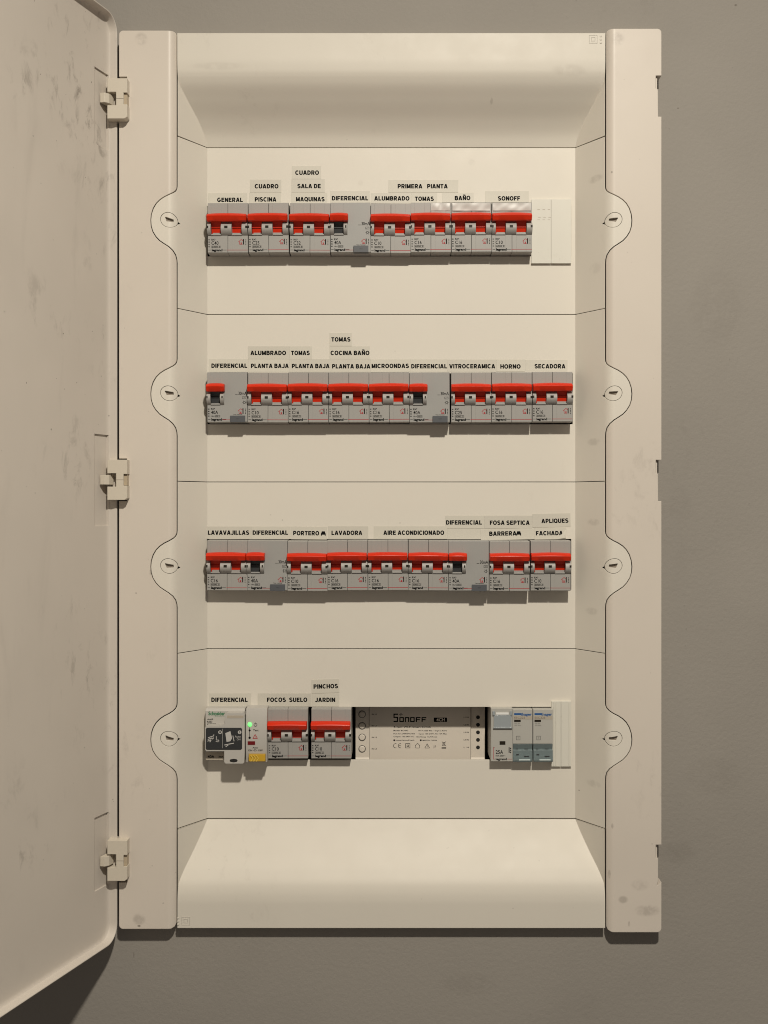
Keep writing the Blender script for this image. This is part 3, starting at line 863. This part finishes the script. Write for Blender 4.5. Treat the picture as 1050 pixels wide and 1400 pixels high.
def mu_red(m):
    c = pz(461, 507, -.017); s = .0020
    tri = [Vector((c[0] - s, c[1] - s * .75)), Vector((c[0] + s, c[1] - s * .75)), Vector((c[0], c[1] + s))]
    for i in range(3): m.line(0, tri[i], tri[(i + 1) % 3], .0005)
    m.rect(0, c[0] - .0002, c[0] + .0002, c[1] - .0008, c[1] + .0006)
onmu(mu_red, 'warning_triangle', M['redink'])
def mu_rw(m):
    a_, b_ = pz(402, 570, -.017), pz(460, 543, -.017); m.box(a_[0], b_[0], -.0004, .0002, a_[1], b_[1])
rw = onmu(mu_rw, 'red_display', plastic('dark_red_display', (.16, .008, .01), .3))
def mu_led(m):
    c = pz(418, 410, -.017); n = 16
    m.loft([[(c[0] + r_ * math.cos(2 * math.pi * i / n), -h, c[1] + r_ * math.sin(2 * math.pi * i / n)) for i in range(n)] for r_, h in ((.0018, -.0002), (.0017, .0004), (.0011, .0009), (.0003, .0011))])
onmu(mu_led, 'green_lamp', M['led'])
def mu_slot(m):
    a_, b_ = pz(404, 655, -.017), pz(545, 640, -.017); m.box(a_[0], b_[0], -.0002, .0005, a_[1], b_[1])
onmu(mu_slot, 'slider_slot', M['tan'])
m = MB(); a, b = Z4(408, 712, -.0205), Z4(540, 648, -.0205); m.prism_x(a.x, b.x, [(-.010, a.z), (-.0190, a.z), (-.0203, a.z + .001), (-.0196, b.z - .0006), (-.012, b.z)])
sl = m.build('slider', M['yellow'], rc)
m = MB()
for k in range(3):
    yy = -.0206; cx = 425 + 22 * k
    m.line(yy, Vector(pz(cx, 656, yy)), Vector(pz(cx + 17, 681, yy)), .0007); m.line(yy, Vector(pz(cx, 706, yy)), Vector(pz(cx + 17, 681, yy)), .0007)
m.build('chevron', M['yellowlight'], sl)

# ------------------------------------------------------------------ smart switch box behind the faceplate
YS = .022
def Q(zx, zy, y=YS): return P(480 + zx / 5.833, 940 + zy / 5.833, y)
def q2(zx, zy, y=YS): p = Q(zx, zy, y); return (p.x, p.z)
o = Q(36, 620)
sw = thing('smart_switch', (o.x, YS + .02, o.z), 'white four-channel smart switch box recessed in the bottom row behind the faceplate', 'switch')
m = MB(); a, b = Q(147, 640), Q(953, 100); m.box(a.x, b.x, YS, YS + .028, a.z, b.z); face = m.build('front_face', M['switchbox'], sw)
YL = YS + .0012
m = MB(); a, b = Q(36, 640, YL), Q(146, 100, YL); m.prism_x(a.x, b.x, [(YS + .028, a.z), (YS + .028, b.z), (YL, b.z), (YL, Q(0, 560).z), (YL - .004, Q(0, 600).z), (YL - .004, a.z)])
ls = m.build('side_strip', M['switchbox'], sw)
m = MB(); a, b = Q(955, 640, YL), Q(1067, 100, YL); m.prism_x(a.x, b.x, [(YS + .028, a.z), (YS + .028, b.z), (YL, b.z), (YL, Q(0, 560).z), (YL - .004, Q(0, 600).z), (YL - .004, a.z)])
rs = m.build('side_strip', M['switchbox'], sw)
for zy in (213, 305, 397, 489):
    c = Q(88, zy, YL)
    m = MB(); m.ring(YL, c.x, c.z, .0028, .0033, .0002); m.build('button_ring', M['greyink'], ls)
    m = MB(); n = 20
    m.loft([[(c.x + r_ * math.cos(2 * math.pi * i / n), YL - h, c.z + r_ * math.sin(2 * math.pi * i / n)) for i in range(n)] for r_, h in ((.0028, -.0002), (.0027, .0006), (.0022, .0010))])
    m.build('push_button', M['switchbox'], ls)
for zy in (237, 297, 357, 417, 477):
    c = Q(1012, zy, YL); m = MB(); m.disc(YL, c.x, c.z, .0017, .00015); m.build('screw_hole', M['inside'], rs)
m = MB(); yy = YS - .00005
def tx(m, s_, x0, x1, zy, h, bold=0.0): m.text(yy, s_, q2(x0, 0)[0], q2(x1, 0)[0], q2(0, zy)[1], h, bold)
kq = (D + YS) / F / 5.833
def seg(m, x0, y0, x1, y1):            # a straight stroke given in zoomed pixels
    a_, b_ = q2(x0, y1), q2(x1, y0); m.rect(yy, a_[0], b_[0], a_[1], b_[1])
T = 9
for r_ in ((338, 208, 374, 217), (338, 208, 347, 242), (338, 233, 374, 242), (365, 233, 374, 275), (338, 266, 374, 275)): seg(m, *r_)
for x in (385, 428, 471):
    seg(m, x, 236, x + 9, 275); seg(m, x + 27, 236, x + 36, 275); seg(m, x + 9, 236, x + 27, 244)
    if x != 428: seg(m, x + 9, 267, x + 27, 275)
for x in (516, 562): seg(m, x, 236, x + 9, 275); seg(m, x + 9, 236, x + 38, 244); seg(m, x + 9, 252, x + 32, 260)
c = q2(397, 222); m.ring(yy, c[0], c[1], .0007, .0010, n=10, a0=20, a1=160); m.disc(yy, c[0], c[1] - .0004, .0004); m.ring(yy, c[0], c[1], .0014, .0017, n=10, a0=20, a1=160)
seg(m, 660, 240, 765, 274)
m.build('brand_lettering', M['ink'], face)
m = MB(); m.text(yy - .00008, '4CH', q2(680, 0)[0], q2(748, 0)[0], q2(0, 257)[1], .0026, .03); m.build('channel_lettering', M['switchbox'], face)
m = MB()
tx(m, '4-gang Wi-Fi Smart Switch', 338, 635, 314, .00145, .02)
tx(m, 'Model: 4CHR3', 338, 455, 343, .00105, .02); tx(m, 'Wi-Fi: IEEE 802.11 b/g/n 2.4GHz', 535, 765, 344, .0010, .015)
tx(m, 'FCC ID: 2APN54CHR3', 338, 508, 368, .00105, .015); tx(m, 'Input: 100-240V AC 10A Max', 540, 765, 369, .0010, .015)
tx(m, 'Output: 100-240V AC', 338, 504, 391, .00105, .015); tx(m, '10A/Gang  16A/Total', 519, 685, 393, .0010, .015)
tx(m, 'https://sonoff.tech', 356, 504, 420, .0010, .015); tx(m, 'MADE IN CHINA', 570, 685, 421, .00105, .015)
for zx in (344, 556): c = q2(zx, 420); m.disc(yy, c[0], c[1], .0008)
for i, zy in enumerate((213, 305, 397, 489)): tx(m, '● L%d' % (i + 1) if False else 'IN L%d' % (i + 1), 165, 205, zy, .00105, .02)
for i, zy in enumerate((237, 297, 357, 417, 477)): tx(m, ('L%d IN' % (i + 1)) if i < 4 else 'L  N', 898, 938, zy, .00105, .02)
for zx in (355, 393): c = q2(zx, 464); m.ring(yy, c[0], c[1], .0017, .0021, n=14, a0=70, a1=290)
a_, b_ = q2(380, 466), q2(396, 462); m.rect(yy, a_[0], b_[0], a_[1], b_[1])
a_, b_ = q2(433, 483), q2(471, 445); m.frame(yy, a_[0], b_[0], a_[1], b_[1], .0004)
a_, b_ = q2(444, 472), q2(460, 456); m.frame(yy, a_[0], b_[0], a_[1], b_[1], .0004)
H = [(511, 463), (530, 444), (549, 463), (545, 463), (545, 482), (515, 482), (515, 463)]
for i in range(len(H)): m.line(yy, Vector(q2(*H[i])), Vector(q2(*H[(i + 1) % len(H)])), .0003)
H = [(588, 482), (607, 448), (626, 482)]
for i in range(3): m.line(yy, Vector(q2(*H[i])), Vector(q2(*H[(i + 1) % 3])), .00035)
m.line(yy, Vector(q2(607, 460)), Vector(q2(607, 474)), .00035)
m.line(yy, Vector(q2(662, 458)), Vector(q2(660, 484)), .0003); m.line(yy, Vector(q2(675, 458)), Vector(q2(675, 474)), .0003); m.line(yy, Vector(q2(662, 474)), Vector(q2(676, 474)), .0003)
m.line(yy, Vector(q2(724, 430)), Vector(q2(756, 466)), .0003); m.line(yy, Vector(q2(756, 430)), Vector(q2(724, 466)), .0003)
a_, b_ = q2(730, 462), q2(750, 436); m.frame(yy, a_[0], b_[0], a_[1], b_[1], .0003)
a_, b_ = q2(722, 486), q2(758, 477); m.rect(yy, a_[0], b_[0], a_[1], b_[1])
m.build('small_print', M['ink'], face)

# ------------------------------------------------------------------ modular devices on the right of the bottom row
def G(zx, zy, y): return P(620 + zx / 5.833, 940 + zy / 5.833, y)
YG = -.0085
def g2(zx, zy, y=YG): p = G(zx, zy, y); return (p.x, p.z)
def gbox(m, x0, x1, y0, y1, yf, yb): a, b = G(x0, y1, yf), G(x1, y0, yf); m.box(a.x, b.x, yf, yb, a.z, b.z); return m
o = G(305, 590, 0)
r25 = thing('modular_relay', (o.x, 0, o.z), 'pale narrow modular relay marked 25A with clear window at its top', 'relay')
m = MB(); gbox(m, 300, 472, 168, 588, YG, .03); m.build('body', M['module'], r25)
m = MB()
gbox(m, 322, 462, 222, 318, YG - .0010, YG + .001); gbox(m, 318, 470, 318, 326, YG - .0018, YG + .001)
gbox(m, 312, 332, 190, 222, YG - .0012, YG + .001); gbox(m, 450, 468, 190, 222, YG - .0012, YG + .001)
wn = m.build('clear_window', M['clear'], r25)
m = MB(); gbox(m, 340, 440, 200, 216, YG - .0006, YG + .0005); m.build('window_bar', plastic('white_bar_plastic', (.80, .80, .78), .3), wn)  # highlight on the clear window, painted as a white bar
m = MB(); gbox(m, 368, 414, 428, 456, YG - .00015, YG + .001); m.build('indicator_window', M['window'], r25)
m = MB(); y = YG - .00006
m.text(y, '25A', g2(337, 0)[0], g2(396, 0)[0], g2(0, 514)[1], .0030, .015)
m.text(y, '1NA 250V~', g2(337, 0)[0], g2(415, 0)[0], g2(0, 544)[1], .0012, .02)
m.text(y, 'legrand', g2(337, 0)[0], g2(425, 0)[0], g2(0, 570)[1], .0019, .03)
a_, b_ = g2(440, 520), g2(447, 476); m.rect(y, a_[0], b_[0], a_[1], b_[1])
for k in range(3): a_, b_ = g2(452, 490 + 16 * k), g2(460, 480 + 16 * k); m.rect(y, a_[0], b_[0], a_[1], b_[1])
m.build('printed_text', M['ink'], r25)
m = MB()
for r_ in ((318, 476, 321, 572), (318, 476, 328, 479), (318, 569, 332, 572), (430, 569, 466, 572)): a_, b_ = g2(r_[0], r_[3]), g2(r_[2], r_[1]); m.rect(y, a_[0], b_[0], a_[1], b_[1])
m.build('red_print', M['redink'], r25)
def hager(x0, lab):
    o = G(x0, 590, 0)
    t = thing('modular_relay', (o.x, 0, o.z), lab, 'relay', 'slim relays with teal terminal covers')
    w_ = 156
    m = MB(); gbox(m, x0, x0 + w_, 176, 448, YG, .03); gbox(m, x0 + 4, x0 + w_ - 4, 170, 590, YG + .004, .029); m.build('body', M['module'], t)
    m = MB(); gbox(m, x0 + 4, x0 + w_ - 2, 226, 254, YG - .00008, YG); m.build('type_band', M['tan'], t)
    y = YG - .0001
    m = MB(); a_, b_ = g2(x0 + 10, 219), g2(x0 + 70, 204); m.rect(y, a_[0], b_[0], a_[1], b_[1])
    m.text(y, ':hager', g2(x0 + 66, 0)[0], g2(x0 + 150, 0)[0], g2(0, 213)[1], .0022, .03); m.build('brand_lettering', M['blueink'], t)
    m = MB(); m.text(y, 'ESC225', g2(x0 + 12, 0)[0], g2(x0 + 96, 0)[0], g2(0, 240)[1], .0016, 0)
    m.text(y, '2NO 25A', g2(x0 + 12, 0)[0], g2(x0 + 56, 0)[0], g2(0, 284)[1], .0008, 0); m.text(y, '230V 50Hz', g2(x0 + 12, 0)[0], g2(x0 + 62, 0)[0], g2(0, 300)[1], .0008, 0)
    a_, b_ = g2(x0 + 26, 418), g2(x0 + 58, 386); m.frame(y, a_[0], b_[0], a_[1], b_[1], .0003)
    m.text(y, '+', g2(x0 + 36, 0)[0], g2(x0 + 48, 0)[0], g2(0, 402)[1], .0014, 0)
    m.build('printed_text', M['greyink'], t)
    m = MB(); gbox(m, x0 + 10, x0 + 62, 257, 274, YG - .00015, YG + .001); m.build('indicator_window', M['window'], t)
    m = MB(); a, b = G(x0 + 1, 592, YG), G(x0 + w_ - 1, 452, YG); zk = G(0, 500, YG).z
    m.prism_x(a.x, b.x, [(YG + .0038, a.z), (YG - .0004, a.z), (YG - .0012, a.z + .0014), (YG - .0006, zk), (YG + .0012, zk + .0006), (YG - .0004, b.z), (YG + .0038, b.z)])
    cv = m.build('terminal_cover', M['teal'], t)
    m = MB(); yy = YG - .0016
    for zx, zy, l in ((90, 488, 30), (20, 488, 20), (24, 530, 22), (88, 545, 40)):
        a_, b_ = g2(x0 + zx, zy + 3), g2(x0 + zx + l, zy - 3); m.rect(yy + (.0006 if zy < 500 else 0), a_[0], b_[0], a_[1], b_[1])
    m.build('cover_print', M['charcoal'], cv)
    m = MB(); gbox(m, x0 + 50, x0 + 138, 574, 581, YG - .0016, YG - .0010); m.build('bright_edge', plastic('frosted_edge', (.75, .85, .85), .25) if 'frost' not in M else M['frost'], cv)  # pale strip near the lower edge of the cover
    M.setdefault('frost', bpy.data.materials.get('frosted_edge'))
hager(474, 'slim relay with blue brand print and teal lower cover, beside the 25A relay')
hager(636, 'slim relay with blue brand print and teal lower cover, beside the ribbed blank cover')

# ------------------------------------------------------------------ stickers
ST = [  # text, rect x0 y0 x1 y1, text x0 x1, text y, rotation, label
 ('GENERAL', 284.6, 264, 337.7, 278, 297, 332, 273.2, 0, 'pale sticker reading GENERAL above the C40 breaker'),
 ('CUADRO', 341.7, 245.5, 384.5, 263.2, 348.3, 380.6, 254.6, 0, 'pale sticker reading CUADRO directly above the PISCINA sticker'),
 ('PISCINA', 340.8, 263.4, 384, 278, 348.3, 377.7, 272.6, 0, 'pale sticker reading PISCINA above the top-row C25 breaker'),
 ('CUADRO', 399, 227, 438.9, 244.6, 403.7, 436, 236, 0, 'topmost pale sticker reading CUADRO, directly above the SALA DE sticker'),
 ('SALA DE', 398.6, 244.9, 444, 263.2, 406.6, 438.5, 254.4, 0, 'pale sticker reading SALA DE between CUADRO and MAQUINAS'),
 ('MAQUINAS', 398, 263.4, 447.4, 278, 404.6, 443.7, 272.3, 0, 'pale sticker reading MAQUINAS above the C32 breaker'),
 ('DIFERENCIAL', 451.7, 261, 505.7, 277.5, 453.7, 503.4, 271, 0, 'pale sticker reading DIFERENCIAL in the top row, between MAQUINAS and ALUMBRADO'),
 ('ALUMBRADO', 507.2, 263.6, 561.8, 277.5, 511.7, 559.7, 271.2, 0, 'pale sticker reading ALUMBRADO under the PRIMERA PIANTA sticker'),
 ('TOMAS', 562.2, 263.9, 597.7, 277.5, 567.2, 593, 271.7, 0, 'pale sticker reading TOMAS under the PRIMERA PIANTA sticker'),
 ('PRIMERA   PIANTA', 531.2, 246, 626.6, 263.3, 543.7, 612, 254.6, 0, 'long pale sticker reading PRIMERA PIANTA in the top row'),
 ('BAÑO', 604.6, 263.6, 647.7, 276.5, 621.7, 643, 270.7, .01, 'pale sticker reading BAÑO alone, left of the last top-row sticker'),
 ('SONOFF', 663.5, 261.3, 723, 276.5, 680.8, 711, 271.2, 0, 'creased pale sticker at right end of the top row, above a C10 breaker'),
 ('DIFERENCIAL', 285.4, 491, 339.6, 508.5, 289, 338, 500, 0, 'pale sticker reading DIFERENCIAL at left end of the second row'),
 ('ALUMBRADO', 339, 473.4, 395.8, 490.8, 342.5, 391, 482.5, 0, 'pale sticker reading ALUMBRADO in the second row beside TOMAS'),
 ('PLANTA BAJA', 340, 491, 395, 508.5, 343, 394.6, 500.2, 0, 'pale sticker reading PLANTA BAJA directly under the ALUMBRADO sticker'),
 ('TOMAS', 396.1, 473.4, 426.4, 490.8, 398, 423.4, 482.5, 0, 'pale sticker reading TOMAS in the second row right beside ALUMBRADO'),
 ('PLANTA BAJA', 395.3, 491, 450.7, 508.5, 399, 450.4, 500.4, 0, 'pale sticker reading PLANTA BAJA under TOMAS, middle of the three'),
 ('TOMAS', 450.6, 455, 480.8, 473, 453, 479, 464, 0, 'pale sticker reading TOMAS on top of the COCINA BAÑO sticker'),
 ('COCINA BAÑO', 450.6, 473.4, 505.5, 490.8, 452, 505, 482.5, 0, 'pale sticker reading COCINA BAÑO in the second row'),
 ('PLANTA BAJA', 451, 491, 506.8, 508.5, 454, 506.2, 500.8, 0, 'pale sticker reading PLANTA BAJA directly under COCINA BAÑO'),
 ('MICROONDAS', 507, 491.3, 560.8, 508.5, 508, 559, 500.3, .005, 'pale sticker reading MICROONDAS in the second row'),
 ('DIFERENCIAL', 561, 491.3, 611.5, 508.5, 562.2, 611.2, 500.7, 0, 'pale sticker reading DIFERENCIAL between MICROONDAS and VITROCERAMICA'),
 ('VITROCERAMICA', 611.7, 491.5, 678.5, 508.5, 614.3, 676.9, 500.7, 0, 'pale sticker reading VITROCERAMICA in the second row'),
 ('HORNO', 678.7, 491.5, 718, 508, 684, 711.7, 501, 0, 'pale sticker reading HORNO in the second row'),
 ('SECADORA', 718.3, 492, 776, 507.2, 730.9, 772.9, 500.7, 0, 'pale sticker reading SECADORA at right end of the second row'),
 ('LAVAVAJILLAS', 282.3, 719.8, 344.5, 737, 284.2, 340.6, 728.2, 0, 'pale sticker reading LAVAVAJILLAS at left end of the third row'),
 ('DIFERENCIAL', 344.7, 719.8, 397.2, 737, 345.4, 393.8, 728.2, 0, 'pale sticker reading DIFERENCIAL between LAVAVAJILLAS and PORTERO'),
 ('PORTERO', 398, 720, 447.4, 737.5, 400.8, 436.3, 728.9, -.008, 'pale sticker reading PORTERO with a small car symbol'),
 ('LAVADORA', 448.6, 719.5, 503.4, 736.8, 453.2, 495.2, 728.5, 0, 'pale sticker reading LAVADORA in the third row'),
 ('AIRE ACONDICIONADO', 511, 719.5, 611, 736.8, 524.3, 607.2, 728.3, 0, 'long pale sticker reading AIRE ACONDICIONADO'),
 ('DIFERENCIAL', 608.9, 704.9, 662.2, 722.6, 609.8, 658.9, 714.3, 0, 'pale sticker reading DIFERENCIAL beside FOSA SEPTICA, above a blank strip'),
 ('FOSA SEPTICA', 662.4, 704.9, 727.4, 722.6, 669.7, 724, 714.6, 0, 'pale sticker reading FOSA SEPTICA above BARRERA'),
 ('', 611.4, 723, 657, 737.3, 0, 0, 0, 0, 'blank pale sticker strip left of BARRERA in the third row'),
 ('BARRERA', 657.2, 723, 730, 738, 668.8, 706, 729.4, .02, 'pale sticker reading BARRERA with a small car symbol'),
 ('APLIQUES', 727.8, 702.2, 780, 720.6, 740.3, 777, 712, .018, 'slightly tilted pale sticker reading APLIQUES at right of the third row'),
 ('FACHADA', 730.6, 721.4, 773.7, 737.5, 732.6, 769.4, 728.9, .01, 'pale sticker reading FACHADA with a shiny curled corner'),
 ('DIFERENCIAL', 285.8, 948, 342.9, 966, 288.9, 338.6, 956.7, 0, 'pale sticker reading DIFERENCIAL in the bottom row above the reclosing breaker'),
 ('FOCOS  SUELO', 352.3, 948, 425.8, 966, 365, 420, 956.7, 0, 'pale sticker reading FOCOS SUELO in the bottom row'),
 ('PINCHOS', 426, 928.8, 463.7, 947.4, 428.6, 462, 938.3, .025, 'slightly tilted pale sticker reading PINCHOS above JARDIN'),
 ('JARDIN', 427, 948, 463.7, 965.5, 430.8, 458.2, 956.8, .005, 'pale sticker reading JARDIN in the bottom row'),
]
def car(m, y, c, s):
    m.flat(y, [(c[0] + a * s, c[1] + b * s) for a, b in ((-1, -.95), (-1, -.1), (-.85, .1), (-.62, .85), (.62, .85), (.85, .1), (1, -.1), (1, -.95), (.6, -.95), (.6, -.55), (-.6, -.55), (-.6, -.95))])
for i, (s, x0, y0, x1, y1, a, b, yc, rot, lab) in enumerate(ST):
    jit = i % 3 * .00003
    yb_, yt = -.00006, -.00026 - jit
    c0, c1 = P(x0, y1, yt), P(x1, y0, yt)
    m = MB()
    cx, cz = (c0.x + c1.x) / 2, (c0.z + c1.z) / 2
    ca, sa = math.cos(rot), math.sin(rot)
    pts = [(c0.x, c0.z), (c1.x, c0.z), (c1.x, c1.z), (c0.x, c1.z)]
    pts = [(cx + (p - cx) * ca - (q - cz) * sa, cz + (p - cx) * sa + (q - cz) * ca) for p, q in pts]
    t = thing('label_sticker', (cx, 0, c0.z), lab, 'sticker', 'stickers naming the circuits')
    m.prism_y(yt, yb_, pts)
    if s == 'FACHADA':                      # curled corner
        n = 5; vs = []
        e = P(762, 737, yt); f_ = P(774.5, 723, yt)
        vs = [(e.x, yt - .0001, e.z), (f_.x, yt - .0001, f_.z), (f_.x - .0008, yt - .0016, e.z + .0042), (P(773.4, 737, yt).x, yt - .0012, e.z + .001)]
        m.add(vs, [(0, 1, 2), (0, 2, 3)])
    flap = {'TOMAS': (589, 615) if y0 < 300 else None, 'BAÑO': (618.5, 670), 'SONOFF': (674, 726)}.get(s)
    if flap:                                # the shiny end of the tape lies over the breaker's shoulder
        ph = [random.uniform(0, 6.3) for _ in range(6)]
        wv = lambda a_, b_: .00011 * (1 + math.sin(a_ * .42 + b_ * .5 + ph[0])) + .00006 * (1 + math.sin(a_ * .9 - b_ * .8 + ph[1])) + .00008 * (1 + math.sin(b_ * .8 + ph[2]))
        fm = MB(); nx, nz = 24, 6; yf = PF - .0002; f0, f1 = P(flap[0], 288, yf), P(flap[1], 277.8, yf)
        vs = []
        for a_ in range(nx + 1):
            for b_ in range(nz + 1):
                vs.append((f0.x + (f1.x - f0.x) * a_ / nx, yf - wv(a_, b_), f0.z + (f1.z - f0.z) * b_ / nz))
        fm.add(vs, [(a_ * (nz + 1) + b_, (a_ + 1) * (nz + 1) + b_, (a_ + 1) * (nz + 1) + b_ + 1, a_ * (nz + 1) + b_ + 1) for a_ in range(nx) for b_ in range(nz)])
        fm.build('tape_flap', M['tape'], t, sharp=180)
    m.build('paper', M['sticker2' if i % 3 == 1 else 'sticker'], t)
    if s:
        m = MB(); yy = yt - .00004
        bold_text(m, yy, s, P(a, 0, yy).x, P(b, 0, yy).x, P(0, yc, yy).z, 5.9 * .64e-3, rot)
        if s in ('PORTERO', 'BARRERA'):
            px = 442 if s == 'PORTERO' else 709.2
            c = P(px, yc - (.3 if s == 'BARRERA' else -.3), yy); car(m, yy, (c.x, c.z), .0021)
        m.build('lettering', M['ink'], t)
